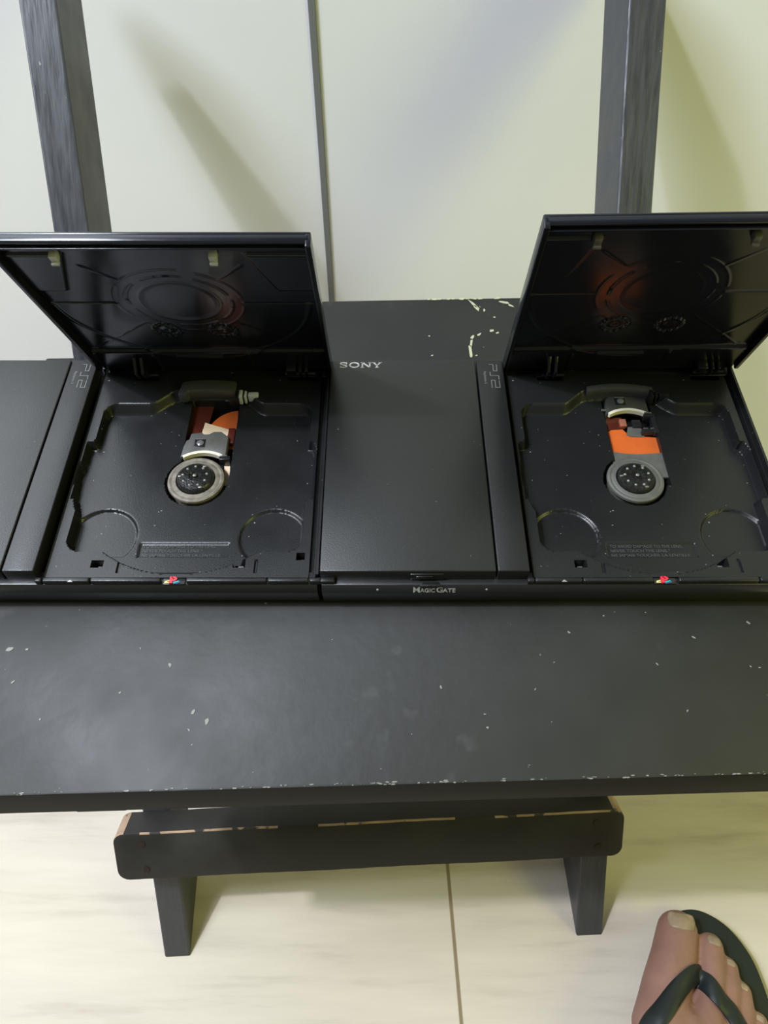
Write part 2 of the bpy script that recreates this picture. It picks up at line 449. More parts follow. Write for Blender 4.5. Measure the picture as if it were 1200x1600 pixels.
for f in bm.faces:
    c = f.calc_center_median(); n = f.normal
    front_top = c.y < -21.5 and c.z > 134.0 and abs(n.z) > 0.15 and abs(n.y) > 0.15
    endf = abs(c.x) > 171 and (abs(n.x) > 0.2 or c.z > 128) and c.y > -23.4
    f.material_index = 1 if (front_top and (math.sin(c.x * 0.05 + 1) > -0.75)) or endf else 0
    wearf.append(f.material_index)
bm.verts.index_update()
mb = MB()
for f in bm.faces: pass
base = [tuple(xf @ v.co) for v in bm.verts]
for f in bm.faces: mb.mi.append(f.material_index); mb.f.append([v.index for v in f.verts])
mb.v = base; bm.free()
M['worn_edge'] = material('rubbed_edge_wood', (0.34, 0.23, 0.15), 0.6, bump=0.6, bscale=200, var=0.3, vscale=60)
add_flecks(M['worn_edge'], (0.022, 0.021, 0.019), 90, 0.57, 0.05, 9.1)
board = cb(mb, 'front_rung', [M['wear'], M['worn_edge']], angle=30)
board['label'] = 'low cross board with rubbed wooden edges'
mb = MB()
for (sx, sz) in [(-161, 128), (-160, 106), (161, 128), (163, 107)]:
    mb = MB(); p = xf @ Vector((sx, -24.2, sz)); n = (xf.to_3x3() @ Vector((0, -1, 0)))
    mb.tube([p - n * 1.5, p + n * 0.35], 2.4, 12)
    cb(mb, 'nail_head', M['nailhead'], parent=board)

# ------------------------------------------------------------------ the game consoles
def smooth(t): t = np.clip(t, 0, 1); return t * t * (3 - 2 * t)
def sd_rbox(x, y, cx, cy, hx, hy, r):
    qx = np.abs(x - cx) - hx + r; qy = np.abs(y - cy) - hy + r
    return np.hypot(np.maximum(qx, 0), np.maximum(qy, 0)) + np.minimum(np.maximum(qx, qy), 0) - r
def heightfield(name, fn, x0, x1, y0, y1, step, skirt, mat, flip=False):
    nx = int(round((x1 - x0) / step)) + 1; ny = int(round((y1 - y0) / step)) + 1
    xs = np.linspace(x0, x1, nx); ys = np.linspace(y0, y1, ny); X, Y = np.meshgrid(xs, ys)
    Z = fn(X, Y)
    V = np.stack([X.ravel(), Y.ravel(), Z.ravel()], 1)
    idx = np.arange(nx * ny).reshape(ny, nx)
    F = np.stack([idx[:-1, :-1].ravel(), idx[:-1, 1:].ravel(), idx[1:, 1:].ravel(), idx[1:, :-1].ravel()], 1)
    ring = list(idx[0, :]) + list(idx[1:, -1]) + list(idx[-1, -2::-1]) + list(idx[-2:0:-1, 0])
    n0 = len(V); low = [(V[i][0], V[i][1], skirt) for i in ring]
    V = np.vstack([V, np.array(low)]); F = F.tolist(); n = len(ring)
    for i in range(n):
        j = (i + 1) % n; F.append([int(ring[i]), n0 + i, n0 + j, int(ring[j])])
    F.append([n0 + i for i in range(n)][::-1])
    if flip: F = [f[::-1] for f in F]
    me = bpy.data.meshes.new(name); me.from_pydata((V * MM).tolist(), [], F); me.materials.append(mat)
    shade(me, 40)
    return me

TRIM = 21.5
def tray_h(x, y, dx=0.0):
    z = np.full_like(x, TRIM)
    # left groove + thin ridge beside the logo strip, right rim
    z = np.where(x < 100.2, 16.5, z); z = np.where((x >= 100.2) & (x < 101.0), 22.2, z)
    z = np.where(x > 228.4, 24.5, z); z = np.where((x > 225.8) & (x <= 227.2), 18.5, z)
    # disc well
    yb = 113 + 9.5 * smooth((x - 130) / 14) * smooth((195 - x) / 14) + 2.5 * np.clip(1 - ((x - 162.5) / 22) ** 2, 0, 1)
    box = np.maximum(np.abs(x - 163.5) - 57.5, np.maximum(y - yb, 15 - y))
    rb = sd_rbox(x, y, 163.5, 64, 57.5, 49, 8)
    mid = np.maximum(np.abs(x - 162.5) - 30.0, np.maximum(y - yb, 60 - y))
    circ = np.hypot(x - 162.5, y - 63.5) - 61.3
    waist = np.maximum(np.abs(y - 66) - 19, np.abs(x - 163.5) - 61.5)
    sd = np.minimum(np.minimum(rb, mid), np.minimum(circ, np.maximum(waist, circ - 3)))
    back = np.minimum(yb - y, 60) / 3.6
    inwell = np.minimum(smooth(-sd / 1.3), np.where(y > 100, np.clip(back, 0, 1), 1))
    z = z - 6.2 * inwell
    # finger recesses
    for cx in (120.8, 205.5):
        c = np.hypot(x - cx, y - 27.5) - 17.2
        z = z - 1.5 * smooth(-c / 1.1) * smooth(-(rb + 0.5) / 1.0)
    # moulded caption recess
    lb = sd_rbox(x, y, 162.2, 19.8, 22.3, 4.3, 0.3); z = z - 0.8 * smooth(-lb / 0.6)
    # opening for the laser and spindle
    slot = np.maximum(np.abs(x - 165.5 - dx) - 13.3, np.maximum(y - 120.5, 60 - y))
    hub = np.hypot(x - 162.2, y - 63) - 16.2
    op = np.minimum(slot, hub); z = np.where(op < 0, 6.0, z)
    # latch holes
    for (cx, cy, hx, hy) in [(124, 8, 2.6, 1.9), (191.5, 8.2, 2.6, 1.9), (220.8, 12, 2.0, 1.7)]:
        z = np.where((np.abs(x - cx) < hx) & (np.abs(y - cy) < hy), 11.0, z)
    # small step marks at the front
    z = np.where((np.abs(x - 134.5) < 0.6) & (y > 3.2) & (y < 10.5), np.minimum(z, TRIM - 1.2), z)
    z = np.where((np.abs(x - 200) < 0.6) & (y > 3.2) & (y < 10.5), np.minimum(z, TRIM - 1.2), z)
    # hinge wells at the back
    for (cx, hx) in [(125, 7), (214, 8)]:
        z = np.where((np.abs(x - cx) < hx) & (y > 131), 12.0, z)
    return z
tray_mesh = {k: heightfield('disc_tray', (lambda x, y, k=k: tray_h(x, y, k)), 98.2, 230, 0.4, 141, 0.6, 4.2, M['tray']) for k in (0.0, 2.0)}

LH = 134.0
def lid_h(x, v):
    """inner face of the lid: w of the surface, smaller is nearer the disc"""
    w = np.full_like(x, 3.0)
    r = np.hypot(x - 164, v - 78); th = np.degrees(np.arctan2(v - 78, x - 164))
    def ridge(d, hw, h):
        return h * smooth(1 - np.abs(d) / hw)
    gap = ((np.abs(((th + 180) % 72) - 36) > 7)).astype(float)
    w -= ridge(r - 30, 0.7, 0.25) * gap
    w -= ridge(r - 24.5, 0.7, 0.3) * ((np.abs(((th + 200) % 60) - 30) > 6)).astype(float)
    w -= ridge(r - 19, 0.7, 0.22)
    w -= ridge(v - 77.5, 0.9, 0.7) * (r > 30)
    w += 0.12 * smooth((17.5 - r) / 1.2)
    w -= ridge(r - 61, 1.4, 0.45) * (v < 78)
    for (cx, cy) in [(150, 48.5), (178.5, 47.5)]:
        rr = np.hypot(x - cx, v - cy); t2 = np.arctan2(v - cy, x - cx)
        w -= ridge(rr - 6.6, 1.2, 1.2) * (np.sin(t2 * 14) > -0.4) + ridge(rr - 2.0, 1.6, 0.6)
    # corner pads with slanted inner edge
    for s in (-1, 1):
        u = (x - 164) * s
        e = u - (40.5 + (113 - v) * 0.33); pad = np.minimum(np.minimum(e, v - 90), 122 - v)
        w -= 1.2 * smooth(pad / 0.9)
        w -= ridge(u - (v - 78) * 1.05, 0.8, 0.5) * (r > 31) * (v > 80) * (v < 112)
        w -= ridge(u - (78 - v) * 1.1, 0.7, 0.35) * (r > 31) * (v < 76)
    w -= ridge(v - 127.5, 1.0, 2.6) * ((np.abs(x - 164) > 14))
    # lower wall towards the hinge
    w -= 2.2 * smooth((26 - v) / 3.0)
    w -= ridge(v - 21.5, 1.5, 1.6) * (np.abs(x - 160) < 13)
    w -= ridge(x - 187, 0.8, 1.6) * (v < 24) * (v > 8)
    w -= ridge(x - 134.5, 0.8, 1.2) * (v < 20)
    return w
lid_inner = heightfield('inner_panel', lid_h, 101.2, 228.6, 1.0, 131.3, 0.7, 3.9, M['gloss'], flip=True)

PS2_P = [[(0.0, 0.0), (0.0, 2.0), (6.0, 2.0), (6.0, 4.1), (0.0, 4.1)]]
def ps2_strokes():
    """outline strokes in reading space: u along the word, t up the letters (mm)"""
    # each letter drawn with hairline double bars as on the case
    P = [[(0.2, 0.3), (0.2, 2.6), (5.0, 2.6)], [(5.0, 4.6), (0.2, 4.6)], [(5.0, 2.6), (5.4, 2.6), (5.4, 4.6), (5.0, 4.6)]]
    S = [[(6.2, 0.6), (9.2, 0.6), (9.2, 5.2), (12.2, 5.2)]]
    T = [[(18.6, 0.8), (12.8, 0.8), (12.8, 2.8), (18.4, 2.8), (18.4, 5.2), (12.9, 5.2)]]
    return P + S + T

def letter_xf(x, y, z):   # word runs towards the viewer, letter tops point to +x
    m = Matrix(((0, 1, 0, x), (-1, 0, 0, y), (0, 0, 1, z), (0, 0, 0, 1))); return m

def sony(mb, x, y, z, h=4.4):
    def sl(pts, w): mb.stroke([(x + a, y + b * h) for a, b in pts], w, z - 0.1, z + 0.12)
    # S
    pts = []
    for k in range(9):
        a = R(20 + k * 25); pts.append((1.9 + 1.75 * math.cos(a), 0.745 + 0.2 * math.sin(a)))
    pts2 = []
    for k in range(9):
        a = R(150 + k * 30 - 60) ; pts2.append((1.9 - 1.75 * math.cos(R(-90 + k * 27) + math.pi / 2 + math.pi) * 0 + 1.75 * math.cos(R(80 - k * 30)), 0.26 + 0.2 * math.sin(R(80 - k * 30))))
    sl(pts + pts2[1:], 0.75)
    sl([(3.6, 0.62), (3.6, 1.0)], 0.5); sl([(0.1, 0.0), (0.1, 0.38)], 0.5)
    # O
    ring = [(8.0 + 2.5 * math.cos(R(k * 15)), 0.5 + 0.43 * math.sin(R(k * 15))) for k in range(24)]
    mb.stroke([(x + a, y + b * h) for a, b in ring], 0.85, z - 0.1, z + 0.12, closed=True)
    # N
    sl([(12.6, 0.05), (12.6, 0.95)], 0.75); sl([(16.8, 0.05), (16.8, 0.95)], 0.75); sl([(12.6, 0.93), (16.8, 0.07)], 0.95)
    for cx in (12.6, 16.8):
        sl([(cx - 1.0, 0.05), (cx + 1.0, 0.05)], 0.4) if cx < 13 else None
        sl([(cx - 1.0, 0.95), (cx + 1.0, 0.95)], 0.4)
    # Y
    sl([(20.9, 0.05), (20.9, 0.45)], 0.95); sl([(18.9, 0.95), (20.9, 0.42)], 0.85); sl([(22.9, 0.95), (20.9, 0.42)], 0.7)
    sl([(18.0, 0.95), (20.1, 0.95)], 0.4); sl([(21.8, 0.95), (23.8, 0.95)], 0.4); sl([(19.8, 0.05), (22.0, 0.05)], 0.4)

def console(X0, Y0, rz, lid_open, lid_yaw, sled_y, left, label):
    root = empty('game_console', (X0 * MM, Y0 * MM, SZ1 * MM), label, 'game console', 'black game consoles on the chair seat', rz)
    # lower shell with the protruding front lip
    mb = MB()
    mb.prism([(-0.6, 1.2), (0.4, 0.4), (4, 0.4), (4, 20.4), (-2.6, 20.4), (-3.0, 20.0), (-4.5, 15.6), (-4.2, 14.6), (-1.9, 4)], 'x', 0.6, 229.4, 0.35)
    mb.box(0, 230, 3.9, 141.5, 0.4, 4.2, 0.5); mb.box(0.3, 97.8, 3.5, 141, 4, 19.2, 0.4)
    mb.box(98, 230, 140.8, 142.5, 2, 21, 0.4); mb.box(229.9, 231, 3.5, 142, 3, 20.8, 0.4)
    shell = mb.build('base_shell', M['shell'], root)
    for fx in (14, 216):
        for fy in (14, 128):
            mb = MB(); mb.lathe([(5, 0.05), (5, 0.5)], fx, fy, 20); mb.build('rubber_foot', M['strap'], shell)
    # front details: slits, dots, segmented rail
    mb = MB()
    for a, b in ((110, 123), (133, 147)):
        mb = MB(); mb.box(a, b, -3.95, -2.9, 13.3, 13.8, 0.1); mb.build('front_slit', M['slit'], shell)
    mb = MB()
    for k in range(7): mb.box(16 + k * 6.5, 19 + k * 6.5, -3.3, -2.2, 11.3, 12.0, 0.1)
    for k in range(4): mb.box(66 + k * 6.5, 69 + k * 6.5, -3.3, -2.2, 11.3, 12.0, 0.1)
    vent = mb.build('front_vents', M['slit'], shell)
    for (cx, cz) in ((27, 17.6), (78.5, 17.6), (206, 15.4)):
        mb = MB(); mb.lathe([(0.55, 0), (0.55, 0.5)], 0, 0, 12); n = 24
        for i in range(len(mb.v) - n, len(mb.v)):
            a, b, c = mb.v[i]; mb.v[i] = (cx + a, -3.9 - c + 0.25, cz + b)
        mb.build('indicator_dot', M['silver'], shell)
    mb = MB()
    for a, b in ((97.2, 100.4), (100.9, 122.8), (123.4, 156.2), (168.2, 205.8), (206.4, 225.4), (226, 231.4)):
        mb.box(a, b, -2.9, -0.35, 20.2, 23.4, 0.75, 3)
    mb.build('front_rail', M['strip'], root)
    if True:
        mb = MB(); mb.prism([(119, 0.8), (120.3, 2.8), (121.6, 0.8)], 'z', 0, 0.3)
        mb.v = [(x - 6, -2.6 + (y - 1.8) * 0.6, 23.35 + z) for x, y, z in mb.v]
        mb.build('eject_mark', M['silver'], shell)
    # latch tab and notch below the front of the fixed panel
    mb = MB()
    mb.box(42.5, 58, -0.6, 0.6, 21.4, 26, 0.3); mb.prism([(47, -3.7), (57.5, -3.7), (55.8, -1.6), (48.8, -1.6)], 'z', 20.2, 20.8, 0.1)
    mb.box(45.2, 53, -1.1, 0, 22.6, 24.6, 0.35)
    mb.build('front_latch', M['strip'], root)
    mb = MB(); mb.box(-0.1, 7, -2.6, 0.3, 20, 23, 0.7, 3); mb.build('hinge_cap', M['strip'], root)
    # fixed top panel
    mb = MB(); mb.box(0.2, 82.3, 0, 141, 19, 28, 0.7, 3)
    p = mb.build('top_panel', M['panel'], root)
    mb = MB(); sony(mb, 5.6, 134.6, 28.0)
    mb.build('maker_lettering', M['silver'], p, smooth=False)['label'] = 'silver maker name'
    mb = MB(); mb.box(83.1, 97.9, 0, 141, 17, 28, 0.6, 3)
    s = mb.build('logo_strip', M['strip'], root)
    mb = MB()
    for st in ps2_strokes(): mb.stroke(st, 0.42, -0.1, 0.16, xf=letter_xf(89.6, 137.2, 28.0))
    add_text(mb, 'PlayStation 2', 1.9, letter_xf(86.6, 131.6, 28.0), 0.02)
    mb.build('strip_lettering', M['emboss'], s, smooth=False)
    mb = MB()
    t = MB(); add_text(mb, 'MAGICGATE', 3.6, Matrix(((1, 0, 0, 43.5), (0, 0, 0, 0), (0, 0, 1, 0), (0, 0, 0, 1))), 0.05) if False else None
    rx = Matrix.Translation((43.6, -4.35, 16.0)) @ Matrix.Rotation(R(71), 4, 'X')
    add_text(mb, 'M', 4.6, rx, 0.06); add_text(mb, 'AGIC', 3.5, rx @ Matrix.Translation((3.6, 0, 0)), 0.04, width=7.0)
    add_text(mb, 'G', 4.6, rx @ Matrix.Translation((11.1, 0, 0)), 0.06); add_text(mb, 'ATE', 3.5, rx @ Matrix.Translation((14.3, 0, 0)), 0.04, width=6.0)
    mb.build('front_lettering', M['silver'], shell, smooth=False)
    # disc tray
    tray = bpy.data.objects.new('disc_tray', tray_mesh[0.0 if left else 2.0]); C.objects.link(tray); tray.parent = root
    mb = MB()
    for k, s_ in enumerate(['TO AVOID DAMAGE TO THE LENS,', 'NEVER TOUCH THE LENS.', 'NE JAMAIS TOUCHER LA LENTILLE.']):
        add_text(mb, s_, 2.3, Matrix.Translation((141.8, 21.4 - k * 2.6, 14.62)), 0.02, width=(36, 28, 39)[k])
    mb.build('moulded_caption', M['slit'], tray, smooth=False)
    for (cx, cy) in [(124.4, 8.2), (191.9, 8.4), (221, 12)]:
        mb = MB(); mb.box(cx - 1.4, cx + 1.4, cy - 0.9, cy + 0.9, 10.8, 17.5, 0.4)
        mb.build('latch_stud', M['emboss'], tray)
    # rear arch over the laser slot
    mb = MB()
    if left:
        pts = [(145.6, 117.6), (150.4, 117.6), (151, 120.4), (163, 121.6), (177.0, 120.6), (177.4, 127.8), (170, 129.0), (162, 129.4), (154, 129.0), (147, 127.6)]
        mb.prism(pts, 'z', 17.5, 23.8, 0.5)
    else:
        n = 14; ou = []; inn = []
        for k in range(n + 1):
            x = 144.8 + 37 * k / n; u = (x - 162.5) / 20
            ou.append((x, 127.4 - 3.0 * u * u)); inn.append((x, 123.8 - 3.4 * u * u))
        mb.prism(ou + inn[::-1], 'z', 16.5, 22.6, 0.4)
    mb.build('slot_arch', material('arch_plastic', (0.045, 0.046, 0.05), 0.35), root)
    # rear latch beside the slot
    mb = MB(); mb.box(179.6, 181.4, 116.4, 122, 17, 23.2, 0.4); mb.box(182.4, 183.8, 117, 121.6, 17, 22.8, 0.4); mb.box(184.6, 190.4, 117.4, 120.6, 18, 23, 0.6)
    mb.build('rear_latch', M['hookgrey'] if left else M['strip'], root)
    # ribbon cables at the bottom of the slot
    def film(name, pts, z, mat, h=0.25):
        mb = MB(); mb.prism(pts, 'z', z, z + h); return mb.build(name, mat, root, smooth=False)
    if left:
        film('dark_ribbon', [(151.4, 66), (151.0, 122), (163.6, 122), (162.6, 110), (160.6, 100), (160, 66)], 11.0, M['maroon'])
        arc = [(179.5 - 17.5 * math.sin(R(a)), 98.0 + 19.0 * math.cos(R(a))) for a in range(6, 91, 7)]
        film('orange_ribbon', arc + [(163, 88), (179.5, 88)], 11.2, M['orange'])
        film('cream_ribbon', [(158.6, 92), (160.2, 107.4), (174.2, 102.2), (173.2, 88)], 11.6, M['cream'])
        film('cream_tail', [(174.2, 80), (177.4, 82), (178.6, 63.5), (176.2, 63.0)], 11.0, M['cream'])
        mb = MB(); mb.box(174.6, 178.6, 90, 101, 11.6, 14.5, 0.5); mb.build('motor_block', M['maroon'], root)
    else:
        edge = [(152.6, 100), (156, 101.6), (163, 102.2), (166, 97.5), (170, 96.4), (182, 95.4)]
        low = [(182, 83.4), (168, 82.4), (160, 83.2), (155, 85.4), (152.6, 88.6)]
        film('orange_ribbon', edge + low, 12.2, M['orange'])
        film('dark_ribbon', [(152.8, 98), (152.8, 110), (164, 110), (164.8, 101.6), (157, 101)], 12.6, M['maroon'])
        mb = MB(); mb.box(162, 165.6, 102.4, 107.4, 12.8, 14.6, 0.2)
        mb.build('copper_tab', M['copper'], root)
        film('motor_plate', [(153.4, 66), (153.4, 84.2), (160, 82.6), (168, 82.0), (181.6, 83), (181.2, 66)], 13.0, M['cleangrey'], 1.2)
        film('grey_ribbon', [(164.8, 97), (166.5, 103), (173, 103), (176, 98), (174, 95.6), (167, 95.8)], 12.6, M['cleangrey'])
    # laser pickup: sy is the y of the ivory arc
    sy = sled_y
    mb = MB()
    prof = [(151.8, sy - 1), (152.2, sy + 6), (153.2, sy + 11), (154.6, sy + 11.6), (155.2, sy + 16.0), (161, sy + 16.8), (162.4, sy + 15.4), (165.0, sy + 15.6), (167.4, sy + 17.4), (171.6, sy + 17.4), (175.8, sy + 13.6), (175.8, sy - 1),
            (172, sy + 1.6), (164, sy + 4.0), (157, sy + 1.8)]
    mb.prism(prof, 'z', 11.4, 16.8, 0.5)
    DX = 0.0 if left else 3.0
    sled = mb.build('laser_pickup', M['sled'] if left else M['sleddark'], root); sled.location.x = DX * MM
    mb = MB(); pts = [(164 + 17.5 * math.sin(R(a)), sy - 13.6 + 16.2 * math.cos(R(a))) for a in range(-38, 39, 4)]
    mb.stroke(pts, 1.7, 14.5, 17.1)
    mb.build('ivory_guard', M['ivory'], sled)
    mb = MB(); mb.box(158.0, 163.9, sy + 6.0, sy + 12.0, 16.4, 17.0, 0.2)
    mb.build('lens_frame', M['shell'], sled)
    mb = MB(); mb.lathe([(0.0001, 17.0), (1.9, 17.0), (1.9, 17.5), (1.2, 17.9), (0.4, 18.1), (0.0001, 18.1)], 161.2, sy + 8.7, 24); mb.box(158.2, 163.6, sy + 11.4, sy + 11.9, 16.9, 17.3, 0.1)
    mb.build('lens', M['lens'], sled)
    mb = MB(); mb.box(172.6, 178.4, sy - 2.8, sy - 0.2, 12, 17.2, 0.4)
    if not left:
        mb.box(176.2, 179.0, sy - 14, sy - 1, 12, 16.2, 0.5); mb.box(169.8, 178.8, sy - 13.6, sy - 10.6, 12, 15.8, 0.5); mb.box(166, 171, sy - 8, sy - 2.5, 11.2, 14, 0.4)
        mb.box(149.8, 153.2, sy + 2.0, sy + 4, 13, 16.2, 0.4)
    mb.build('sled_bracket', M['shell'], sled)
    clips = [(172.8, 176.8, sy - 0.5, sy + 0.2, 16.9, 17.4)]
    if not left: clips += [(149.4, 152.2, sy + 1.8, sy + 3.0, 16, 16.8), (170.6, 173.2, sy - 11, sy - 10.4, 15.7, 16.1), (174.6, 177.2, sy - 11, sy - 10.4, 15.7, 16.1)]
    for c_ in clips:
        mb = MB(); mb.box(*c_, 0.1); mb.build('steel_clip', M['steel'], sled)
    
    # spindle turntable
    cx, cy = 162.2, 63.0
    mb = MB(); mb.lathe([(13.4, 6.2), (13.4, 14.6), (14.7, 14.8), (14.9, 15.6), (14.6, 16.6), (13.6, 17.0), (12.6, 16.7), (12.2, 17.0), (10.4, 17.2), (9.9, 16.2), (9.6, 15.4)], cx, cy, 72)
    tt = mb.build('turntable', M['dustgrey'] if left else M['cleangrey'], root)
    mb = MB(); mb.lathe([(9.8, 14.6), (9.8, 16.8), (9.4, 18.2), (8.6, 19.2), (3.2, 20.0), (2.7, 19.2), (1.2, 19.2), (1.0, 20.2), (0.3, 20.4)], cx, cy, 48)
    if not left: pass
    hub = mb.build('clamp_hub', M['hub'], tt)
    mb = MB()
    for k in range(9):
        a = R(k * 40 + 13); mb.ball(cx + 6.3 * math.cos(a), cy + 6.3 * math.sin(a), 19.5, 0.8)
    for k in range(3):
        a = R(k * 120 - 62); mb.box(cx + 7.9 * math.cos(a) - 1, cx + 7.9 * math.cos(a) + 1, cy + 7.9 * math.sin(a) - 0.6, cy + 7.9 * math.sin(a) + 0.6, 18.2, 19.5, 0.4)
    mb.ball(cx, cy, 20.2, 1.0, sz=0.5)
    mb.build('hub_balls', M['hubball'], hub)
    # emblem in the middle of the front
    mb = MB()
    mb.box(157, 167.4, -3.0, 0.2, 19.8, 21.2, 0.2)
    em = mb.build('emblem', M['shell'], root)
    mb = MB(); ex = 160.9; ez = 21.3
    mb.stroke([(ex, -3.0), (ex, 0.5)], 1.4, ez, ez + 0.9)
    mb.stroke([(ex + 0.2, 0.2), (ex + 1.7, 0.05), (ex + 2.3, -0.6), (ex + 1.7, -1.3), (ex + 0.7, -1.4)], 0.9, ez, ez + 0.9)
    mb.build('red_mark', M['red'], em, smooth=False)
    mb = MB(); mb.stroke([(ex - 0.9, -1.4), (ex - 2.6, -1.9), (ex - 2.8, -2.5), (ex - 0.9, -2.4)], 0.5, ez, ez + 0.5); mb.build('yellow_mark', M['yellow'], em, smooth=False)
    mb = MB(); mb.stroke([(ex + 0.9, -2.4), (ex + 2.6, -2.0), (ex + 3.6, -1.5)], 0.55, ez, ez + 0.5); mb.build('teal_mark', M['teal'], em, smooth=False)
    mb = MB(); mb.stroke([(ex + 1.1, -2.9), (ex + 3.2, -2.6), (ex + 4.2, -2.0)], 0.4, ez, ez + 0.4); mb.build('blue_mark', M['blue'], em, smooth=False)

    # ---- lid
    lid = MB()
    # outer plate and perimeter walls, in closed position coordinates: x, v (from hinge to front), w (up)
    def lb(x0, x1, v0, v1, w0, w1, bev, tgt): tgt.box(x0, x1, v0, v1, w0, w1, bev, 3)
    lb(98.4, 231.2, -3.5, LH, 3.6, 5.4, 0.7, lid)
    lb(98.4, 101.0, 4, LH, -1.6, 4.6, 0.5, lid); lb(228.8, 231.2, 4, LH, -1.6, 4.6, 0.5, lid)
    lb(98.4, 231.2, LH - 2.5, LH, 0.4, 4.6, 1.0, lid); lb(101, 229, LH - 4.4, LH - 3.4, -0.6, 4.2, 0.3, lid)
    lb(102, 228, -3.5, -1.5, -3.0, 4.6, 0.5, lid)
    a = R(lid_open)
    m = Matrix(((1, 0, 0, 0), (0, -math.cos(a), math.sin(a), 0), (0, math.sin(a), math.cos(a), 0), (0, 0, 0, 1)))
    m = Matrix.Translation((164.8 * MM, 137 * MM, 23 * MM)) @ m @ Matrix.Rotation(R(lid_yaw), 4, 'Z') @ Matrix.Translation((-164.8 * MM, 0, 0))
    lo = lid.build('disc_lid', M['gloss'], root, angle=40)
    # the frame above mirrors handedness: mirror it in the mesh so the object keeps a plain rotation
    def bake(me, mtx):
        me.transform(mtx); me.flip_normals() if mtx.determinant() < 0 else None
    bake(lo.data, m)
    ip = bpy.data.objects.new('inner_panel', lid_inner.copy()); C.objects.link(ip); ip.parent = lo; bake(ip.data, m)
    def child(mb, name, mat, label=None):
        o = mb.build(name, mat, lo, angle=40); bake(o.data, m)
        if label: o['label'] = label
        return o
    for hx in (123, 189.4):
        mb = MB(); mb.box(hx - 1.7, hx + 1.7, 120.4, 124.8, -0.8, 3.2, 0.4); mb.box(hx - 1.7, hx + 1.7, 119.8, 121.4, -2.2, -0.2, 0.3)
        child(mb, 'lid_hook', M['hookgrey'] if left else M['cleangrey'])
    mb = MB()
    for hx in (122.6, 126.4): mb.prism([(1, -3), (4, -6.6), (12, -6.6), (18, 2), (1, 3.4)], 'x', hx - 0.9, hx + 0.9, 0.4)
    mb.tube([(120, 3, -3.6), (133, 3, -3.6)], 1.4)
    child(mb, 'hinge_arm', M['gloss'])
    mb = MB(); mb.box(206, 211.5, 3, 11, -4.5, 2, 0.5); mb.box(213, 214.8, 3, 11.5, -5, 2, 0.4); mb.box(216.4, 218.2, 3, 11.5, -5, 2, 0.4); mb.tube([(205, 5, -3.4), (222, 5, -3.4)], 1.5)
    child(mb, 'hinge_arm', M['gloss'])
    return root

cl = console(-260.8, 186.2, R(0.0), 66, 0.0, 79.0, True, 'left black game console, lid open, with dusty pale spindle ring and dark red ribbon')
crt = console(-30.1, 186.0, R(0.15), 70, 1.2, 110.0, False, 'right black game console, lid open, with dark spindle ring and broad orange ribbon')

# ------------------------------------------------------------------ flip-flop and foot
def world_mesh(mb, name, mats, parent, origin, **k):
    mb.v = [(x - origin[0], y - origin[1], z - origin[2]) for x, y, z in mb.v]
    return mb.build(name, mats, parent, **k)
FO = (225, -30, 0)
def catmull(pts, n=8, closed=True):
    out = []; L = len(pts)
    rng = range(L) if closed else range(L - 1)
    for i in rng:
        p0, p1, p2, p3 = [Vector(pts[(i + k) % L] if closed else pts[min(max(i + k, 0), L - 1)]) for k in (-1, 0, 1, 2)]
        for j in range(n):
            t = j / n
            out.append(0.5 * ((2 * p1) + (-p0 + p2) * t + (2 * p0 - 5 * p1 + 4 * p2 - p3) * t * t + (-p0 + 3 * p1 - 3 * p2 + p3) * t ** 3))
    if not closed: out.append(Vector(pts[-1]))
    return out
flip = empty('flip_flop', (FO[0] * MM, FO[1] * MM, 0), 'dark rubber flip-flop worn on the bare foot at the lower right', 'flip-flop')
sole = [(240, 100), (254, 97), (268, 87), (279, 70), (284, 50), (286, 20), (282, -20), (272, -65), (258, -110), (243, -148), (218, -168), (190, -160), (176, -132), (174, -95), (180, -50), (187, -10), (193, 20), (202, 48), (213, 76), (226, 95)]
mb = MB(); mb.prism([tuple(p) for p in catmull(sole, 5)], 'z', 0.0, 17.5, 1.6)
world_mesh(mb, 'sole', M['rubber'], flip, FO, angle=50)

def capsule(mb, p0, r0, p1, r1, n=20):
    p0, p1 = Vector(p0), Vector(p1); d = p1 - p0; L = d.length; d.normalize()
    u = d.orthogonal().normalized(); w = d.cross(u); rings = []
    for k in range(1, 6): a = R(-90 + k * 18); rings.append((p0 + d * r0 * math.sin(a), r0 * math.cos(a)))
    for k in range(0, 5): a = R(k * 18); rings.append((p1 + d * r1 * math.sin(a), r1 * math.cos(a)))
    vs = []; fs = []
    for c, r in rings:
        for k in range(n): a = 2 * math.pi * k / n; vs.append(tuple(c + u * r * math.cos(a) + w * r * math.sin(a)))
    m = len(rings)
    for i in range(m - 1):
        for k in range(n): k2 = (k + 1) % n; fs.append([i * n + k, i * n + k2, (i + 1) * n + k2, (i + 1) * n + k])
    vs.append(tuple(p0 - d * r0)); vs.append(tuple(p1 + d * r1)); a0 = len(vs) - 2
    for k in range(n):
        k2 = (k + 1) % n; fs.append([a0, k2, k]); fs.append([a0 + 1, (m - 1) * n + k, (m - 1) * n + k2])
    mb.add(vs, fs)
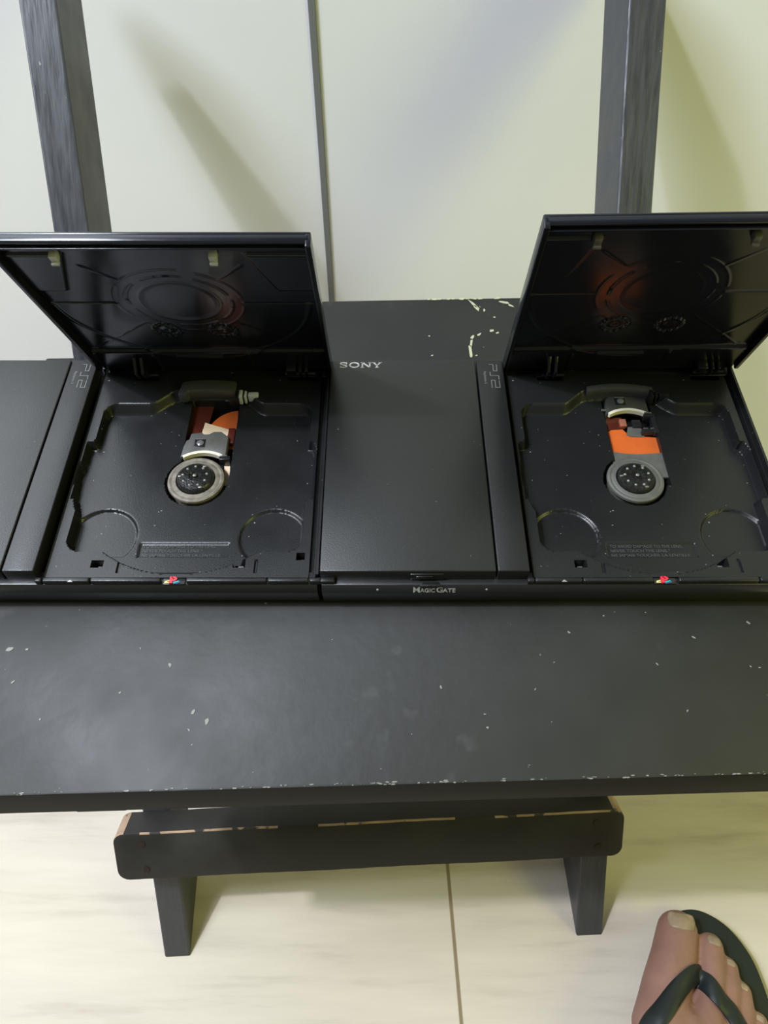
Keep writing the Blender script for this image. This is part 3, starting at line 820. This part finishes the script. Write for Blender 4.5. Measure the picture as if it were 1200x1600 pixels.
def remesh(name, mb, voxel, smooth_it, mat, origin, it_fac=0.5):
    mb.v = [(x - origin[0], y - origin[1], z - origin[2]) for x, y, z in mb.v]
    o = mb.build('temp_body', mat); 
    r = o.modifiers.new('r', 'REMESH'); r.mode = 'VOXEL'; r.voxel_size = voxel * MM
    s = o.modifiers.new('s', 'SMOOTH'); s.iterations = smooth_it; s.factor = it_fac
    dg = bpy.context.evaluated_depsgraph_get(); dg.update()
    me = bpy.data.meshes.new_from_object(o.evaluated_get(dg)); me.name = name
    bpy.data.objects.remove(o)
    me.polygons.foreach_set('use_smooth', [True] * len(me.polygons))
    return me
ST = 17.5
toes = [  # tip, middle joint, ball joint: (x, y, z above sole, radius)
    [(222.0, 82.5, 15.0, 15.0), (214.5, 64, 17, 16.6), (203.5, 44, 19, 17.2), (196, 22, 21, 21)],
    [(245.0, 72.5, 11.5, 10.2), (242.0, 59, 15.5, 10.4), (235, 38, 20, 9.6), (222, 14, 22, 17)],
    [(254.8, 58.5, 10.0, 8.6), (251.6, 47, 14, 9.0), (245, 30, 18.5, 8.6), (236, 8, 19, 15)],
    [(261.2, 43.5, 9.5, 8.0), (258.6, 33, 13, 8.4), (253, 18, 17, 8.2), (245, -1, 17.5, 13)],
    [(268.6, 25.0, 9.0, 7.6), (266.6, 16, 12, 8.0), (261, 4, 14.5, 8), (253, -12, 15, 13)]]
mb = MB()
for t in toes:
    q = [((x, y, ST + z), r) for x, y, z, r in t]
    for i in range(3): capsule(mb, q[i][0], q[i][1], q[i + 1][0], q[i + 1][1])
balls = [t[3] for t in toes]
mids = [(197, -50, 34, 24), (208, -52, 38, 22), (220, -54, 35, 20), (232, -56, 28, 18), (242, -60, 20, 16)]
for b, m_ in zip(balls, mids): capsule(mb, (b[0], b[1], ST + b[2]), b[3], (m_[0], m_[1], ST + m_[2]), m_[3])
for i in range(4):
    capsule(mb, (balls[i][0], balls[i][1], ST + balls[i][2]), balls[i][3] * 0.96, (balls[i + 1][0], balls[i + 1][1], ST + balls[i + 1][2]), balls[i + 1][3] * 0.96)
    capsule(mb, (mids[i][0], mids[i][1], ST + mids[i][2]), mids[i][3], (mids[i + 1][0], mids[i + 1][1], ST + mids[i + 1][2]), mids[i + 1][3])
ank = (208, -112, ST + 68)
for m_ in mids: capsule(mb, (m_[0], m_[1], ST + m_[2]), m_[3], (ank[0] + (m_[0] - 215) * 0.35, ank[1], ank[2] - 10), 27)
capsule(mb, (ank[0], ank[1], ank[2]), 30, (206, -122, 330), 38)
capsule(mb, (ank[0], ank[1], ank[2]), 28, (209, -138, ST + 26), 26)
capsule(mb, (209, -138, ST + 27), 26, (222, -60, ST + 18), 17)
capsule(mb, (214, 43, ST + 12), 9.5, (236, 38, ST + 11), 9)
capsule(mb, (185, -112, ST + 66), 12, (231, -116, ST + 62), 12)
foot_me = remesh('person', mb, 1.6, 6, M['skin'], FO)
foot = bpy.data.objects.new('person', foot_me); C.objects.link(foot); foot.location = (FO[0] * MM, FO[1] * MM, 0)
foot['label'] = 'bare foot with toes pointing at the chair, standing on the dark flip-flop'; foot['category'] = 'person'
bm = bmesh.new(); bm.from_mesh(foot_me)
for v in bm.verts:                       # flat sole resting on the rubber
    if v.co.z < (ST + 0.4) * MM: v.co.z = (ST + 0.4) * MM
bm.to_mesh(foot_me)
bvh = BVHTree.FromBMesh(bm); bm.free()
def foot_z(x, y):
    hit = bvh.ray_cast(Vector(((x - FO[0]) * MM, (y - FO[1]) * MM, 0.6)), Vector((0, 0, -1)))
    return hit[0].z / MM if hit[0] else ST
# toenails: thin curved plates following each toe tip
def nail(cx, cy, hw, hl, ang, label):
    mb = MB(); nu, nv = 12, 10; vs = []; fs = []
    for j in range(nv + 1):
        for i in range(nu + 1):
            u = -1 + 2 * i / nu; v = -1 + 2 * j / nv
            k = (1 - abs(u) ** 3.2 * 0.0)
            uu = u * hw * math.sqrt(max(0.0, 1 - 0.32 * v * v)); vv = v * hl * math.sqrt(max(0.0, 1 - 0.28 * u * u))
            x = cx + uu * math.cos(ang) - vv * math.sin(ang); y = cy + uu * math.sin(ang) + vv * math.cos(ang)
            vs.append((x, y, max(foot_z(x, y), foot_z(cx, cy) - 4.5) + 0.55 * (1 - max(abs(u), abs(v)) ** 4) + 0.05))
    n0 = len(vs)
    for j in range(nv):
        for i in range(nu): a = j * (nu + 1) + i; fs.append([a, a + 1, a + nu + 2, a + nu + 1])
    mb.add(vs, fs)
    mb.v = [(x - FO[0], y - FO[1], z) for x, y, z in mb.v]
    o = mb.build('toenail', M['nail'], foot, fix=False, angle=80); o['label'] = label
    so = o.modifiers.new('thick', 'SOLIDIFY'); so.thickness = 0.0008; so.offset = -1
nail(223.4, 88.0, 10.4, 6.4, R(-10), 'thick uneven big toenail')
nail(247.2, 76.0, 5.6, 3.6, R(-20), 'short pale nail')
nail(256.8, 61.8, 3.4, 2.6, R(-24), 'short pale nail')
nail(262.8, 46.6, 3.0, 2.4, R(-28), 'short pale nail')
nail(269.2, 27.4, 3.0, 2.4, R(-30), 'short pale nail')

# straps: a V from the toe web over both sides of the foot
def strap(path, w):
    pts = catmull(path, 10, closed=False); vs = []; fs = []; n = len(pts); rows = []
    for i, p in enumerate(pts):
        d = (pts[min(i + 1, n - 1)] - pts[max(i - 1, 0)]); d = Vector((d.x, d.y)).normalized(); nn = Vector((-d.y, d.x))
        ww = w; row = []
        for k in range(7):
            s_ = (k / 6 - 0.5) * ww; q = Vector((p.x, p.y)) + nn * s_
            row.append((q.x, q.y, s_))
        rows.append(row)
    zs = [[foot_z(x, y) for x, y, s_ in r] for r in rows]
    zs = [[max([r[k]] + [r[q] - 1.5 * abs(q - k) for q in range(7)]) for k in range(7)] for r in zs]
    for _ in range(8):
        zs = [[max(zs[i][k], 0.5 * zs[i][k] + 0.25 * (zs[max(i - 1, 0)][k] + zs[min(i + 1, n - 1)][k])) for k in range(7)] for i in range(n)]
    for i in range(n):
        for k in range(7):
            x, y, s_ = rows[i][k]; z = zs[i][k] + 1.0
            vs.append((x, y, z + 2.0 * math.sqrt(max(0.0, 1 - (2 * s_ / (w * 1.02)) ** 2)) + 0.8))
        for k in range(7):
            x, y, s_ = rows[i][k]; vs.append((x, y, zs[i][k] - 0.2))
    for i in range(n - 1):
        a = i * 14; b = a + 14
        for k in range(6):
            fs.append([a + k, b + k, b + k + 1, a + k + 1]); fs.append([a + 7 + k, a + 8 + k, b + 8 + k, b + 7 + k])
        fs.append([a, a + 7, b + 7, b]); fs.append([a + 6, b + 6, b + 13, a + 13])
    fs.append(list(range(0, 7)) + list(range(13, 6, -1))); e = (n - 1) * 14; fs.append([e + k for k in range(0, 7)][::-1] + [e + k for k in range(7, 14)])
    mb = MB(); mb.add(vs, fs)
    return world_mesh(mb, 'strap', M['strap'], flip, FO, angle=60)
strap([(231, 54), (222, 52.5), (208, 44), (194, 32), (183, 22), (176, 8), (172, -10), (176, -48)], 12.5)
strap([(224, 53), (231, 49.5), (237, 40), (246, 28), (254, 8), (262, -16), (270, -50)], 12)
mb = MB(); mb.tube([(228, 53, 17), (228, 53, 30), (227, 52.5, 40)], [4.0, 3.6, 4.2], 14); world_mesh(mb, 'toe_post', M['strap'], flip, FO)
